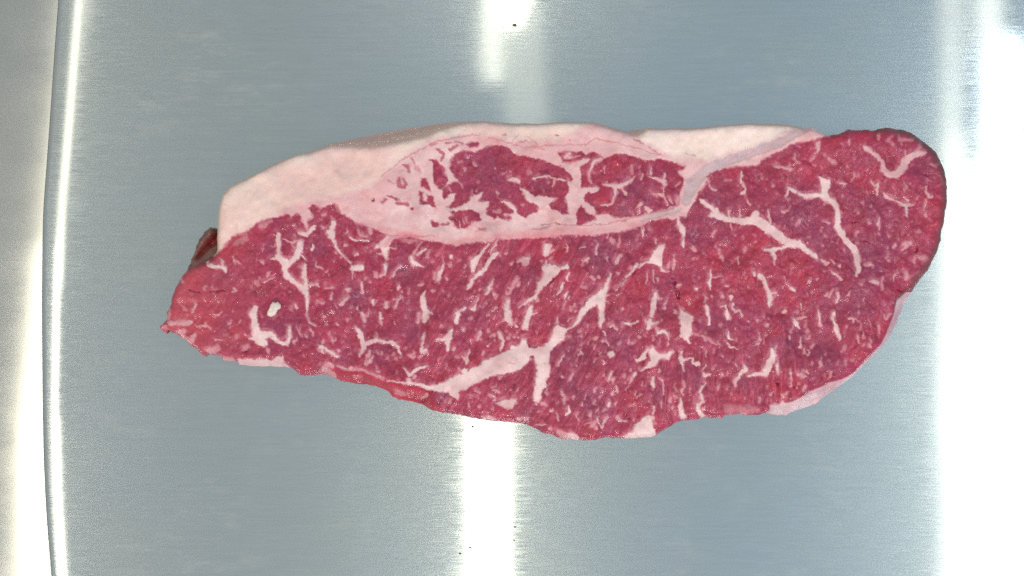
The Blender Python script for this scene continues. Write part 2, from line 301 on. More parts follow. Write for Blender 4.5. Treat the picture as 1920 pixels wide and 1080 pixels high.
# kinds: f fat stroke, F fat patch, l lean patch, L lean stroke, p thin pink line, c crevice or painted shadow along a vein edge, m grey sheath,
#        y creamy fat patch, R bright red pool, U purple patch, W wet sparkle; '@' sets strength
TRACE = '''
S y 406,475 406,380 428,345 580,285 720,262 850,232 960,230 1100,232 1040,262 960,262 900,246 800,264 748,300 715,332 690,350 640,362 600,370 560,378 520,398 470,425 425,455
S y 1195,262 1215,238 1350,232 1490,235 1440,263 1330,298 1260,290 1225,270
G1 l 870,300 920,230 1000,200 1080,200 1140,220 1200,170 1290,125 1400,125 1500,150 1570,210 1620,240 1760,260 1920,305 2050,345 2150,395 2210,440 2245,500 2230,530 2170,520 2185,560 2200,610 2190,680 2150,720 2185,760 2190,915 2100,890 2000,850 1980,800 2050,760 2070,720 1980,715 1830,705 1740,650 1650,590 1680,660 1720,750 1850,820 1845,885 1770,905 1720,942 1660,920 1600,900 1480,900 1450,905 1400,930 1350,970 1340,940 1280,920 1270,850 1300,770 1180,755 1230,650 1100,700 1060,770 1000,810 890,840 830,825 900,760 920,680 860,680 790,750 780,700 800,600 860,560 930,530 900,480 855,420
G1 F 1490,515 1580,490 1660,515 1640,555 1550,545
G1 f 1440,772,14 1530,800,40 1590,860,50 1600,900,35
G1 f 1340,870,20 1420,870,40@0.5
G1 f 1800,505,12 1890,485,18
G1 f 820,380,60 835,470,60 890,505,70 940,520,20
G1 f 1130,330,30 1150,360,25@0.7
G1 f 1020,410,30@0.7
G1 f 950,315,15 990,320,12@0.7
G1 f 1180,550,20@0.5
G1 f 1760,430,40@0.4
G1 f 950,530,10 1010,600,14@0.6
G1 f 860,620,15 870,650,12@0.7
G1 l 620,290 700,285 750,340 800,400 840,530 790,630 720,630 680,560 670,430 680,340 640,310
G1 L 330,350,20 390,390,45 400,430,25@0.7
G1 L 290,500,25 285,560,30 300,600,50 340,600,40 360,560,25 330,510,20@0.85
G1 l 540,495 580,500 640,600 640,655 590,630 530,590
G1 l 510,650 550,660 550,740 610,760 600,690 680,720 700,850 620,790 520,800
G1 L 0,755,35
G1 L 100,770,40 150,740,30@0.8
G1 L 170,700,10 280,750,20
G1 L 270,785,30 380,800,42@0.85
G1 L 425,850,36
G1 L 180,540,15 240,570,8@0.6
G1 L 720,180,30 800,230,40 770,300,20@0.8
G1 L 860,185,40 930,150,25@0.85
G1 L 820,105,20 880,110,12@0.8
G1 L 920,100,12 1000,110,15@0.8
G1 l 1040,120 1090,90 1190,95 1160,140 1090,160
G1 L 430,270,15 470,340,15@0.6
G1 L 640,130,30 720,120,25@0.4
G1 L 480,400,60 520,420,40@0.25
G1 l 650,990 710,985 750,1010 730,1045 660,1040
G1 L 780,1020,30 850,1010,30@0.8
G1 l 860,880 1000,875 1110,860 1190,900 1190,940 1220,960 1210,990 1110,1000 1060,1060 960,1070 900,1010 850,950 900,940
G1 f 970,1000,12 980,1050,12
G1 f 1040,960,25 1060,1000,15@0.6
G1 L 1440,925,60 1480,950,30
G1 L 1520,950,55
G1 L 1180,1075,20 1260,1065,25@0.7
G1 p 90,490,9 300,310,9 480,210,10 640,120,10 800,70,10 1080,20,10 1200,8,8
G1 p 1300,40,8 1500,100,8 1650,150,10 1920,172,8
G1 p 1550,110,6 1640,10,8
G1 p 1740,30,6 1840,110,8 1840,150,6
G1 L 1650,100,20 1720,80,12 1770,100,12@0.35
G1 p 1460,15,22 1480,15,15
G2 l 520,390 600,330 620,310 560,290 480,320 400,325 330,320 330,290 280,205 350,200 480,215 540,195 580,240 620,220 680,205 770,250 800,280 910,240 1040,240 1150,270 1260,315 1380,310 1400,280 1500,300 1600,330 1700,370 1690,400 1620,430 1690,500 1690,580 1640,690 1630,800 1600,840 1450,860 1330,890 1260,905 1150,930 1000,950 900,945 700,905 690,830 640,800 570,780 560,720 600,670 640,640 730,640 720,590 620,605 545,590 535,530 540,450
G2 f 400,235,40 370,270,35 480,275,20 520,250,14
G2 f 560,325,40 620,300,30 500,370,20
G2 f 770,285,40 690,330,45 645,400,25 625,500,16 650,550,14
G2 f 650,640,70 720,620,40 
G2 f 790,580,25 900,590,45 1000,590,50 1050,560,40 1100,510,30 1130,490,15
G2 f 830,540,15 820,575,20
G2 f 925,630,40 910,700,22 880,780,22 840,810,20 760,800,12
G2 f 1010,620,30 1030,680,40
G2 F 1160,840 1200,770 1240,810 1180,830
G2 F 1250,830 1300,820 1350,860 1300,900 1265,880
G2 f 1290,490,15 1380,510,30 1460,540,55 1490,600,30
G2 f 1470,470,30 1480,530,25
G2 f 1330,380,15 1320,450,25
G2 f 1215,470,20 1215,520,30@0.8
G2 f 1100,370,20 1105,460,15@0.6
G2 f 800,380,12 795,430,12@0.7
G2 F 1380,680 1450,675 1470,720 1430,710
G2 f 1470,620,10 1460,700,10 1500,800,12
G2 f 1530,740,25 1560,780,20@0.8
G2 f 1620,720,25 1610,800,20@0.8
G2 f 1600,600,25 1640,560,20@0.6
G2 f 1640,420,25 1700,500,25@0.6
G2 f 1340,670,10 1400,720,8@0.6
G2 F 580,830 620,805 690,840 690,890 640,900 590,880
G2 F 720,930 800,910 900,945 860,975 740,975
G2 f 1190,880,30@0.6
G2 f 1120,920,20@0.6
G2 l 490,870 540,820 580,850 590,890 700,930 710,975 620,990 540,1030 470,1035 490,960
G2 f 0,500,18 150,480,22 260,510,18 350,530,22
G2 f 230,520,40 220,590,25@0.8
G2 f 170,550,15@0.6
G2 p 0,150,10 250,130,8 600,120,8 690,60,10
G2 L 590,130,30@0.3
G2 L 262,15,26 285,10,10@0.8
G2 p 415,80,24
G2 p 700,60,10 850,90,10 1000,130,10 1200,180,8 1450,250,10
G2 p 1130,80,14 1180,95,26 1240,120,14
G2 p 1300,150,8 1420,240,8
G2 p 1700,220,6 1820,260,8
G2 c 100,1025,10 180,1010,16 290,1020,8
G2 p 300,1030,10 500,1040,10 800,1020,10 1000,980,14 1200,930,16 1400,880,18 1580,850,14
G2 p 0,1075,14 200,1050,10
B1 p 620,140,0 1000,130,26 1300,140,10
B1 L 1750,90,20 1800,60,15 1870,70,20@0.3
S m 1286,375,17 1301,341,24 1325,316,20 1370,299,17 1420,282,17 1460,266,17 1488,252,14 1505,247,6
S m 1205,410,8 1240,400,14 1270,392,10
A1 f 1335,230,40 1330,300,55 1328,400,45 1340,490,60 1410,560,110 1400,640,60 1440,720,60 1530,780,60 1600,840,70 1650,890,70 1645,960,30 1655,1080,25
A1 f 1240,510,10 1320,505,35 1400,530,60
A1 f 1470,540,60 1540,470,70 1570,380,70 1590,320,40
A1 f 1600,620,30 1625,590,40 1620,700,50 1630,780,50 1640,850,60
A1 f 1590,470,20 1640,520,15
A1 f 1700,330,15 1715,370,30 1700,400,25
A1 f 1380,290,8 1500,320,20 1590,290,12@0.8
A1 f 1560,210,20 1600,225,40 1640,245,50 1700,190,50 1740,150,30
A1 f 1620,60,60 1650,130,40 1640,180,30@0.8
A1 f 550,540,30 570,590,35 620,610,30 690,605,35 720,620,50 740,655,25
A1 f 690,510,15 700,560,25 710,600,30@0.8
A1 f 820,490,12 830,540,15 880,545,18 910,575,12@0.7
A1 f 820,840,20 850,870,20 820,890,12@0.8
A1 f 1170,780,20 1210,750,15 1290,730,8@0.8
A1 f 1750,545,15 1760,590,25 1830,620,20@0.7
A1 f 1680,800,30 1780,800,25 1800,830,12@0.8
A1 f 500,970,25@0.6
A1 f 655,990,25@0.6
A1 f 380,1000,20 395,1060,25@0.5
A1 f 250,740,30 275,770,15@0.7
A1 f 850,340,60 960,280,60@0.3
A1 f 1140,140,60 1250,90,40@0.3
A1 c 330,860,8 440,885,6
A1 c 550,890,8 640,885,14 740,865,5
A2 f 1060,100,50 1040,180,80 1060,280,80 1070,370,90 1110,440,130 1160,500,90 1170,530,30
A2 f 1120,420,90 1240,400,70 1290,440,60 1340,490,40 1430,510,50 1460,440,40 1460,370,30 1445,325,30
A2 f 1000,440,20 1060,450,50
A2 f 1520,70,20 1540,100,35@0.8
A2 f 1655,0,25 1655,100,22 1655,200,15 1680,260,20 1740,300,15@0.8
A2 f 1700,350,25 1720,400,20@0.7
A2 f 1570,380,20 1580,410,15@0.6
A2 f 1650,410,25@0.6
A2 f 1810,540,30 1830,590,30
A2 f 250,70,12 280,130,18@0.5
A2 f 400,60,25 390,100,25 370,150,35@0.6
A2 f 590,170,10 650,185,20 690,150,10@0.7
A2 f 130,120,30 125,220,35@0.6
A2 f 130,260,35 230,280,45 330,270,55 360,265,40@0.75
A2 f 420,310,15 480,300,25 570,340,15@0.8
A2 f 610,460,10 700,465,14@0.7
A2 f 860,420,30@0.5
A2 f 940,560,40 985,530,40@0.55
A2 c 920,600,10 980,595,15
A2 f 230,370,30 290,430,40 370,480,60 400,400,25@0.7
A2 f 60,310,50 100,330,40@0.35
A2 f 560,590,60 640,560,80@0.6
A2 f 730,680,60 820,690,60@0.7
A2 F 880,680 1000,680 1180,670 1260,690 1340,640 1380,660 1400,720 1480,780 1250,790 1000,775 880,750
A2 f 1840,780,60 1890,740,60 1920,760,60@0.7
B1 f 100,100,60 130,130,70 140,30,50 150,-20,60
B1 f 130,150,40 180,250,20 230,320,18 300,390,20 340,440,30
B1 f 360,490,40 420,490,70 480,490,40
B1 f 375,520,20 370,620,10@0.7
B1 f 340,150,30 400,180,20 480,190,20 550,195,15
B1 f 430,70,30 460,120,30 530,140,25@0.5
B1 f 570,100,40 560,50,30@0.65
B1 f 780,170,80 730,230,110 730,330,90 740,390,50
B1 f 650,250,50 620,270,20
B1 f 640,330,15 690,350,20@0.8
B1 f 780,270,15 850,270,12@0.8
B1 f 730,450,20 735,490,45 715,560,15
B1 f 900,480,25 860,530,25 820,590,25@0.8
B1 f 1020,370,45 1050,440,60 1130,470,20 1160,480,8
B1 f 1040,340,20 1100,270,15 1140,200,10@0.7
B1 f 1080,350,20 1130,320,25 1190,290,15
B1 f 1470,365,42
B1 f 275,240,40 300,235,25@0.7
B1 f 400,335,30 430,340,25@0.8
B1 f 1385,450,15 1360,530,45 1330,610,60 1320,630,40
B1 f 1425,620,30@0.8
B1 f 1710,540,20 1720,500,70 1740,430,80 1780,370,40 1850,290,25 1900,220,20
B1 f 1650,735,15 1690,690,55 1720,620,40 1800,560,45 1860,500,50 1900,430,50
B1 f 1870,790,25 1910,710,30@0.8
B1 f 1180,770,20 1160,820,50 1170,900,70 1190,990,80 1180,1060,70 1175,1080,60
B1 f 1200,1000,30 1270,1000,15@0.8
B1 f 1110,1000,25 1100,1100,25@0.7
B1 f 1270,760,28@0.8
B1 f 1120,690,25 1150,680,15@0.7
B1 f 890,710,35 870,730,20
B1 f 920,760,25@0.6
B1 f 900,800,12 870,880,30 840,940,25@0.8
B1 f 740,880,40 745,930,50@0.8
B1 f 590,870,40 600,895,25
B1 f 460,660,25 460,720,20 480,780,20
B1 f 320,740,50@0.8
B1 f 310,820,30 270,870,50 250,900,40@0.8
B1 f 420,940,28@0.7
B1 f 60,1050,30@0.7
B1 f 470,990,25 490,1050,40 510,1100,20@0.8
B1 f 680,1010,30 690,1060,40@0.8
B1 f 1540,1080,50 1545,1010,50 1560,990,30 1640,940,30
B1 f 1700,960,40 1730,960,50 1760,890,20 1790,840,12
B1 f 70,720,15 150,720,20@0.6
B1 f 0,890,20 50,890,20@0.6
B1 f 940,180,40 1000,200,30 1080,180,40@0.3
B2 f 0,430,50 60,440,40 110,480,35 190,530,30
B2 f 400,210,30 430,250,60 480,370,60 500,430,40 440,520,25
B2 f 500,390,50 560,370,50 640,345,40 740,365,35 830,385,40 870,420,40 900,500,25
B2 f 690,480,30@0.6
B2 f 520,600,50 570,570,20@0.7
B2 f 820,510,25@0.4
B2 f 680,80,40 690,170,20@0.6
B2 f 1000,510,25 1040,545,35 1070,520,20@0.6
B2 f 1170,270,20 1155,320,35 1150,390,15 1140,470,30 1190,460,40
B2 f 1140,490,20 1220,490,12@0.8
B2 f 1310,340,15 1400,330,40 1450,320,90 1470,270,60 1495,230,20
B2 f 1440,380,60 1440,450,30
B2 f 1545,60,55 1540,130,55@0.85
B2 f 1180,0,70 1175,60,60 1175,120,30
B2 f 1360,190,20@0.7
B2 f 1805,260,40 1800,290,25 1770,345,15@0.8
B2 f 1710,390,15@0.8
B2 f 1890,420,25
B2 f 1680,450,10 1660,530,20 1650,580,60
B2 f 1600,520,15 1640,590,30 1650,610,15
B2 f 1640,670,50 1620,700,60
B2 f 1570,660,10 1600,700,25@0.7
B2 f 945,650,20 980,700,30 1005,735,35 1060,700,35 1130,660,30 1215,635,20
B2 f 1000,790,45 1010,830,50
B2 f 760,800,20 860,810,20 950,840,35 1100,850,45 1200,880,55 1300,885,80 1400,880,120 1500,850,170 1600,810,170 1700,770,160 1800,720,160 1900,670,160
B2 f 1490,900,110 1525,960,70 1540,1010,25
B2 f 1740,910,15 1800,930,10@0.7
B2 f 1900,960,30 1960,990,30@0.6
B2 f 200,650,25 330,680,30 480,690,30 600,740,30 700,780,40@0.55
B2 c 740,800,12 850,830,14 980,865,14 1100,875,12 1240,905,14
B2 c 240,690,12 400,720,10 520,740,8
B2 f 30,690,60 90,710,80 130,750,80@0.7
B2 f 390,770,40 440,770,30@0.4
B2 f 850,920,40 850,960,60 920,960,60@0.6
B2 f 970,950,20 990,1000,20@0.6
B2 f 1130,1020,50 1170,1000,40 1200,970,50@0.8
B2 c 1080,1030,15 1170,970,12
B2 c 1700,980,8 1820,1030,10
C1 f 0,360,20 60,290,20 100,230,12
C1 f 0,550,45 60,490,50 90,430,40 150,370,55 200,320,30
C1 f 120,340,15 180,220,20 200,180,10@0.8
C1 F 740,230 815,230 790,340 740,365 705,350 720,270
C1 f 430,430,30 480,400,50 550,385,50 500,440,60@0.75
C1 F 750,390 770,440 850,450 900,490 990,440 1000,490 970,520 910,515 850,580 740,690 660,770 620,840 580,840 640,740 640,660 710,610 720,540 700,480
C1 f 610,830,50 560,850,30 490,890,20 440,935,8
C1 c 740,705,6 840,610,8 900,535,6
C1 f 970,230,15 985,250,12 970,310,20@0.8
C1 f 1120,285,12 1180,260,20@0.8
C1 f 1320,220,20 1300,340,25@0.8
C1 f 1220,380,15 1190,410,30 1160,430,10@0.8
C1 f 1450,110,20 1440,160,20@0.7
C1 f 1490,190,50@0.6
C1 f 1565,130,12 1560,260,10@0.7
C1 f 1580,340,20 1550,400,40 1525,440,20@0.8
C1 f 1435,380,15 1430,420,12@0.7
C1 f 1850,20,15 1850,80,20 1840,150,10@0.8
C1 f 1820,0,20 1830,100,10@0.6
C1 f 1000,550,12 980,620,30 990,650,12
C1 f 935,660,12 910,740,30 870,800,20
C1 f 985,760,15 945,810,25 945,840,20
C1 f 1260,600,30 1280,620,30@0.5
C1 f 1140,700,25 1180,710,30@0.5
C1 f 795,750,20@0.6
C1 f 1470,560,15 1440,640,45 1420,710,60 1380,770,80 1330,830,100 1260,870,80 1190,940,60 1140,1000,60 1110,1070,50
C1 f 1370,830,100 1370,930,80 1370,1000,60 1365,1080,55
C1 f 1400,815,30 1450,810,10
C1 f 1770,450,40 1730,510,35 1660,580,20 1610,660,22 1520,750,8
C1 f 1850,450,10 1790,490,15
C1 c 1850,465,4 1640,610,6 1520,760,5
C1 f 1880,570,10 1870,660,15@0.7
C1 f 1560,550,12@0.7
C1 f 160,620,12 120,700,35 70,780,30@0.8
C1 f 160,790,40@0.8
C1 f 410,590,25 370,680,40 330,770,25@0.5
C1 f 300,860,60 295,930,60 310,1010,65 320,1080,70
C1 f 570,930,60 550,1000,60 530,1080,65
C1 f 590,1010,20 630,990,10
C1 f 190,940,20 130,990,15@0.8
C1 f 870,920,15@0.7
C1 f 1060,900,10 1045,930,10@0.6
C2 f 310,150,65 320,190,70 340,250,60 350,300,15
C2 f 400,300,30 420,305,15
C2 f 550,150,70 530,230,60 500,310,70 520,340,20
C2 f 210,370,25 235,430,45 260,460,30 250,540,20 225,600,10
C2 f 85,540,25@0.8
C2 f 420,380,25@0.8
C2 f 430,440,25@0.7
C2 F 340,580 350,510 400,540 440,510 480,440 520,470 545,540 620,550 700,530 770,480 810,370 850,300 880,280 910,310 990,340 960,390 950,460 850,530 790,590 780,680 780,830 740,920 740,990 710,1010 680,1140 660,1180 605,1150 615,960 630,850 630,740 605,640 560,650 550,700 460,800 300,840 120,880 0,920 0,780 30,700 180,640 300,600
C2 c 555,652,12 590,648,12
C2 p 330,715,8 400,740,10
C2 p 720,730,18
C2 f 1370,0,60 1365,100,55 1355,200,50 1355,300,40
C2 f 1300,20,100 1200,100,60 1140,180,50 1100,260,40 1050,310,25 960,345,15
C2 f 1395,370,20 1410,410,12
C2 f 1420,470,12 1440,530,15@0.8
C2 f 1450,620,40 1490,620,55 1460,640,40
C2 f 1460,320,20 1500,300,20 1550,340,20@0.8
C2 f 1630,280,25 1690,280,25 1780,255,15
C2 f 1690,310,15@0.8
C2 f 1915,240,45 1900,270,50 1890,330,40
C2 f 1130,570,12 1150,620,20@0.8
C2 f 1130,600,25 1110,640,12@0.7
C2 f 1300,510,10 1280,560,15@0.8
C2 f 945,630,20 900,700,20 880,750,12@0.8
C2 f 1000,590,14@0.8
C2 f 1340,590,12@0.7
C2 f 1290,450,40 1320,420,20@0.6
C2 f 1140,420,25@0.6
C2 f 1000,430,40@0.4
C2 f 1050,830,20 1020,890,20 1010,920,10@0.8
C2 f 930,880,28@0.7
C2 f 1090,750,15@0.7
C2 f 1205,870,25@0.6
C2 f 1470,830,25 1450,890,25 1440,920,10
C2 f 1780,690,40 1850,640,40 1890,570,20
C2 f 1910,720,30 1860,790,20
C2 f 1750,840,30 1700,920,25 1680,950,12
C2 c 1680,955,8 1780,840,8 1900,790,6
C2 c 1665,960,12 1670,1060,12
C2 f 1800,430,40@0.6
C2 f 1530,990,25 1550,1050,20@0.8
C2 f 920,1050,50 940,1090,20@0.7
C2 f 220,890,30@0.5
C2 f 150,1030,12 200,1050,20@0.8
C2 f 340,1030,15@0.6
C3 F 180,450 250,420 415,405 410,450 360,510 300,530 260,500
C3 f 1050,370,25 1050,400,10@0.6
C3 f 1000,480,20 1000,540,35 970,575,15
C3 f 740,480,25 700,460,30@0.5
C3 f 1150,440,12 1145,480,20@0.8
C3 f 650,550,22@0.7
C3 f 860,580,20 880,650,20@0.7
C3 f 1080,600,15 1110,640,12@0.8
C3 f 1440,480,30 1460,460,15
C3 f 1530,470,15@0.6
C3 f 1380,320,15@0.7
C3 f 1800,350,30 1760,390,15@0.6
C3 f 1310,630,15 1330,680,15 1370,730,20 1400,650,30 1430,610,10@0.8
C3 f 1180,690,10 1250,670,15@0.6
C3 f 1540,620,25 1590,650,25 1640,660,25@0.8
C3 c 1640,590,25 1620,640,15 1690,640,12
C3 c 1780,600,15 1740,680,10 1880,620,10
C3 F 1740,720 1800,650 1900,600 1930,640 1960,770 1980,830 1980,870 1900,860 1800,870 1650,870 1600,830 1700,770
C3 f 50,620,40 100,610,50 150,630,40@0.8
C3 f 420,630,30 540,630,30@0.7
C3 f 640,685,14 740,688,16@0.8
C3 f 790,740,50@0.6
C3 f 870,760,30 930,800,60 1000,830,70 1080,840,60@0.7
C3 F 980,790 1020,770 1060,775 1100,830 1110,870 1050,880
D1 f 410,0,40 440,110,50 470,180,70 490,270,25 485,370,30
D1 f 40,180,20 50,250,10@0.7
D1 f 110,170,30@0.6
D1 f 185,300,25 175,340,20
D1 F 130,460 210,370 275,345 260,430 250,540 250,620 320,650 240,660 230,600 160,570 70,560 0,590 0,570 90,530
D1 f 150,650,12 150,770,12@0.7
D1 f 75,750,12@0.6
D1 f 390,520,12 390,600,20 370,620,15
D1 f 790,640,15 800,700,30 780,770,30 790,860,12
D1 f 820,720,15 930,715,10@0.6
D1 f 740,950,40@0.8
D1 f 810,930,25@0.7
D1 f 930,940,40@0.8
D1 f 1030,950,50 1020,970,30
D1 f 630,850,40
D1 f 600,400,35 620,430,20 600,370,15@0.6
D1 f 895,455,28@0.7
D1 f 1105,500,20 1105,570,15@0.8
D1 f 1280,660,30 1275,700,30
D1 f 1190,740,12@0.7
D1 f 1175,410,40@0.5
D1 f 1340,700,50 1390,740,60 1420,820,50 1460,900,60 1470,970,55 1465,1030,40
D1 f 1480,910,30 1540,880,12
D1 f 800,20,60 860,20,70 950,70,60 1050,80,50 1200,90,70 1300,80,110 1380,130,110 1450,190,100 1560,250,90 1620,310,100 1700,340,90 1790,340,90 1860,390,60 1930,440,55 1975,485,40
D1 f 1390,410,25 1470,420,50 1560,400,35 1640,380,30
D1 f 1490,440,50 1510,500,25 1525,570,10
D1 f 1020,130,20 1040,180,15@0.7
D1 f 1440,40,20 1450,120,15@0.8
D1 f 850,200,20 820,240,25@0.6
D1 f 1690,850,35 1740,870,20 1660,810,15
D1 f 1610,830,12@0.6
D1 f 1810,1010,15 1820,1080,12@0.7
D1 c 370,720,26 410,820,30 430,950,30
D1 c 380,740,20 420,900,24
D1 W 390,780,110
D1 W 430,930,110
D1 U 400,830,140
D2 f 180,70,50 160,180,60 130,310,50
D2 f 90,440,40 130,410,40 190,380,30
D2 F 450,220 500,270 600,310 580,430 580,530 540,560 575,620 540,620 510,580 440,560 460,440 440,330
D2 f 180,450,15 195,500,20 200,515,40 260,490,40 310,520,35 320,570,15
D2 F 100,680 130,640 170,680 200,740 270,740 320,720 390,700 370,750 320,820 240,800 200,840 160,880 60,920 0,940 0,920 90,860 110,800
D2 f 80,700,25 30,770,50 0,800,30
D2 f 470,710,30 455,780,40 480,830,50 490,880,25 490,940,12
D2 f 490,820,30 560,790,20 600,780,15 605,850,25
D2 f 640,850,50 670,870,20
D2 f 745,210,50 755,280,40 770,340,25 775,400,30
D2 f 900,200,12 970,190,20@0.8
D2 f 965,200,20 970,280,25 990,330,50
D2 f 1050,170,25 1040,230,30 1060,270,20 1110,250,20 1140,290,20 1140,330,10@0.8
D2 f 1220,370,25@0.7
D2 f 1320,370,25@0.6
D2 f 1070,455,25@0.7
D2 f 985,480,10 985,540,25 1010,575,20 1045,585,8
D2 f 980,620,10 1020,660,20 1060,660,15 1110,690,10
D2 f 700,530,10 740,600,20@0.7
D2 f 780,590,8 850,640,15@0.6
D2 f 740,700,20 740,770,15@0.6
D2 f 1490,680,30 1500,760,60 1460,840,80 1420,920,90 1420,980,40
D2 f 1390,970,45 1300,960,40 1220,985,30
D2 f 1540,850,40 1550,920,35 1545,970,15
D2 f 1170,870,30 1180,920,50 1120,980,30 1080,1040,35 1060,1080,20
D2 f 1080,850,18 1090,900,14@0.8
D2 f 720,970,30 740,990,40 790,970,20
D2 f 740,870,15 710,910,15@0.8
D2 f 1640,265,40 1600,270,12@0.8
D2 f 1740,360,40 1760,410,60 1800,450,20
D2 f 1780,350,25 1870,320,15@0.7
D2 f 1800,560,15 1810,640,20@0.7
D2 f 1850,690,25 1840,730,12 1880,760,15 1910,730,20 1890,700,8@0.7
D2 f 1690,920,10 1690,1000,20@0.7
D2 f 1770,970,40 1830,1000,40@0.6
D2 f 1810,180,25@0.6
D2 f 600,520,8 700,540,8 820,600,6@0.5
D3 f 140,280,30 140,350,50 150,390,20
D3 f 260,320,15 270,390,20 265,470,15@0.8
D3 f 200,290,10 260,320,10@0.7
D3 f 490,390,15 470,440,30 485,490,20@0.9
D3 f 450,530,25 450,600,50 470,670,60 480,730,50
D3 f 750,350,12 690,390,25 670,450,25 690,510,40 710,550,30 650,590,50 650,650,50 700,720,50
D3 f 890,390,25 885,430,15@0.7
D3 f 240,560,15 240,610,15@0.6
D3 f 155,610,25 150,690,30@0.9
D3 f 105,740,50 160,740,30@0.9
D3 f 820,660,15@0.6
D3 f 980,420,20@0.6
D3 f 1040,480,25@0.4
D3 f 1350,530,30 1345,570,15@0.4
D3 f 400,490,10@0.7
D3 f 340,640,12@0.7
D3 f 1690,380,20 1700,300,12 1690,230,15@0.7
D3 f 1850,380,30 1840,440,25@0.6
D3 f 1000,640,120 1200,640,100 1300,640,60@0.2
D3 c 1750,330,36 1725,400,16
D3 c 1550,350,20 1550,420,14
D3 c 50,740,12 0,760,10
D3 F 1450,600 1500,580 1570,600 1610,555 1640,580 1720,560 1850,500 1920,480 2000,460 2040,600 1900,660 1780,690 1690,710 1580,735 1480,710 1440,650
D3 F 0,790 60,770 130,790 150,870 180,920 100,980 0,980
E1 f 540,0,70 550,100,60 545,150,50 600,230,80 620,280,60 680,350,70 740,420,70 760,520,70 770,620,60 750,690,30
E1 f 850,590,20 900,580,50 930,590,20@0.8
E1 f 370,520,20 410,560,50@0.8
E1 f 460,520,15 490,570,20@0.7
E1 f 560,590,40@0.8
E1 f 480,650,15 570,740,30@0.8
E1 f 930,750,40 980,780,50 900,760,20@0.8
E1 f 1040,710,20 1040,850,20@0.5
E1 f 1190,680,20 1180,760,14@0.7
E1 f 810,800,30@0.4
E1 f 540,890,30 545,950,30 530,1010,20@0.9
E1 f 1000,110,50 1015,50,15 1015,180,10@0.8
E1 f 1140,165,20@0.7
E1 f 900,100,30@0.5
E1 f 770,200,30 740,250,30@0.4
E1 f 1300,340,50 1370,330,50 1270,420,20@0.55
E1 f 1330,680,40 1310,740,30@0.6
E1 f 410,250,20@0.5
E1 f 370,360,25@0.4
E1 f 380,95,10 440,110,15@0.6
E1 f 1400,550,20 1430,480,30 1520,520,60@0.35
E1 f 1540,30,35@0.5
E1 f 230,760,25 200,790,12@0.8
E1 f 310,740,15@0.7
E1 f 30,860,30@0.8
E1 c 700,310,6 860,320,6 960,360,4
E1 c 1400,430,20 1400,520,16 1450,370,12
E1 c 1220,860,20 1300,880,14
E1 c 700,100,4 850,90,4
E2 f 570,130,12 580,230,30 590,310,30@0.9
E2 f 740,170,50 720,210,25 750,260,30 780,360,50 800,430,35 805,460,10
E2 f 890,220,12 940,230,25 990,230,15@0.8
E2 f 945,235,20 950,260,30@0.7
E2 f 1240,310,25 1260,390,25@0.6
E2 f 1300,190,20 1320,230,30 1380,170,15@0.6
E2 f 1000,410,20 1015,490,12@0.6
E2 f 1070,440,15@0.5
E2 f 860,570,30 880,540,15@0.35
E2 f 870,710,25 880,750,15@0.5
E2 f 715,820,25 695,880,20@0.6
E2 f 430,445,20 480,445,10@0.6
E2 f 370,540,25 360,480,12@0.7
F1 f 1540,430,30 1610,500,110 1600,570,90 1590,650,80 1680,690,60 1730,770,60 1740,880,60 1740,970,70 1780,1060,50
F1 f 1620,640,60 1500,640,45 1400,650,60 1310,620,30
F1 f 1270,590,50 1200,550,40 1170,590,25 1155,660,15
F1 f 660,380,20 655,480,30 695,560,20 680,610,40 640,620,20
F1 f 720,680,20 770,740,12@0.8
F1 f 190,690,30 260,740,50 340,790,60 390,840,70 470,890,70 560,910,50 660,910,50 760,900,60 820,850,70
F1 f 520,820,12 530,880,20
F1 f 640,800,12 650,870,15@0.8
F1 f 960,800,15 970,870,25 980,950,20@0.9
F1 f 320,560,20 370,580,20@0.8
F1 f 290,470,12 300,540,12@0.8
F1 f 1030,310,12 1150,330,30 1220,350,20@0.7
F1 f 1260,170,15 1260,240,20 1300,270,25@0.6
F1 f 1520,60,40 1520,130,40@0.8
F1 f 1450,240,20 1490,200,20@0.35
F1 f 1640,230,30@0.5
F1 f 1020,530,30@0.6
F1 f 1120,830,30 1170,810,20@0.6
F1 f 1320,910,30 1290,980,30@0.5
F1 f 1600,930,10 1650,950,15@0.7
F1 f 1780,500,15 1850,500,15@0.6
F1 f 480,460,10 560,470,12@0.4
F2 f 860,290,60 930,340,40 1000,400,50 1050,440,40 1040,500,50 1090,560,70 1150,590,80 1220,570,80 1280,500,80 1320,420,80 1400,360,80 1480,340,60 1520,330,20@0.85
F2 f 1460,200,25 1470,280,30 1440,320,40@0.6
F2 f 1300,310,15 1310,380,20@0.5
F2 f 1210,150,20 1220,190,25 1350,190,20@0.45
F2 f 980,150,30 990,190,20@0.4
F2 f 1590,470,15 1640,490,25 1670,450,15@0.45
F2 f 1680,590,15 1740,720,15@0.5
F2 f 660,210,20 670,240,15@0.6
F2 f 430,400,25 480,440,40@0.4
F2 f 930,660,20 960,710,20 1000,690,20 990,760,30 1000,810,15@0.9
F2 f 1540,710,12 1540,770,20 1570,840,35 1620,830,15@0.8
F2 f 1540,870,20 1530,940,12@0.6
F2 f 1070,810,20 1100,840,25 1180,860,15 1260,920,30 1310,930,50 1320,990,30 1315,1050,12@0.9
F2 f 1290,830,10 1330,880,25@0.9
F2 f 1340,930,40 1400,920,15@0.8
F2 f 780,1010,25@0.6
F2 f 960,990,15@0.7
F2 f 1135,990,15@0.7
F2 f 1535,1040,35@0.5
F2 f 620,680,20 560,680,15@0.6
F2 f 700,650,12 740,590,20@0.5
F2 c 1500,600,5 1650,575,5
F2 c 415,170,8 420,240,10
B1 R 750,700,150
B1 R 40,780,130
B1 R 150,430,170
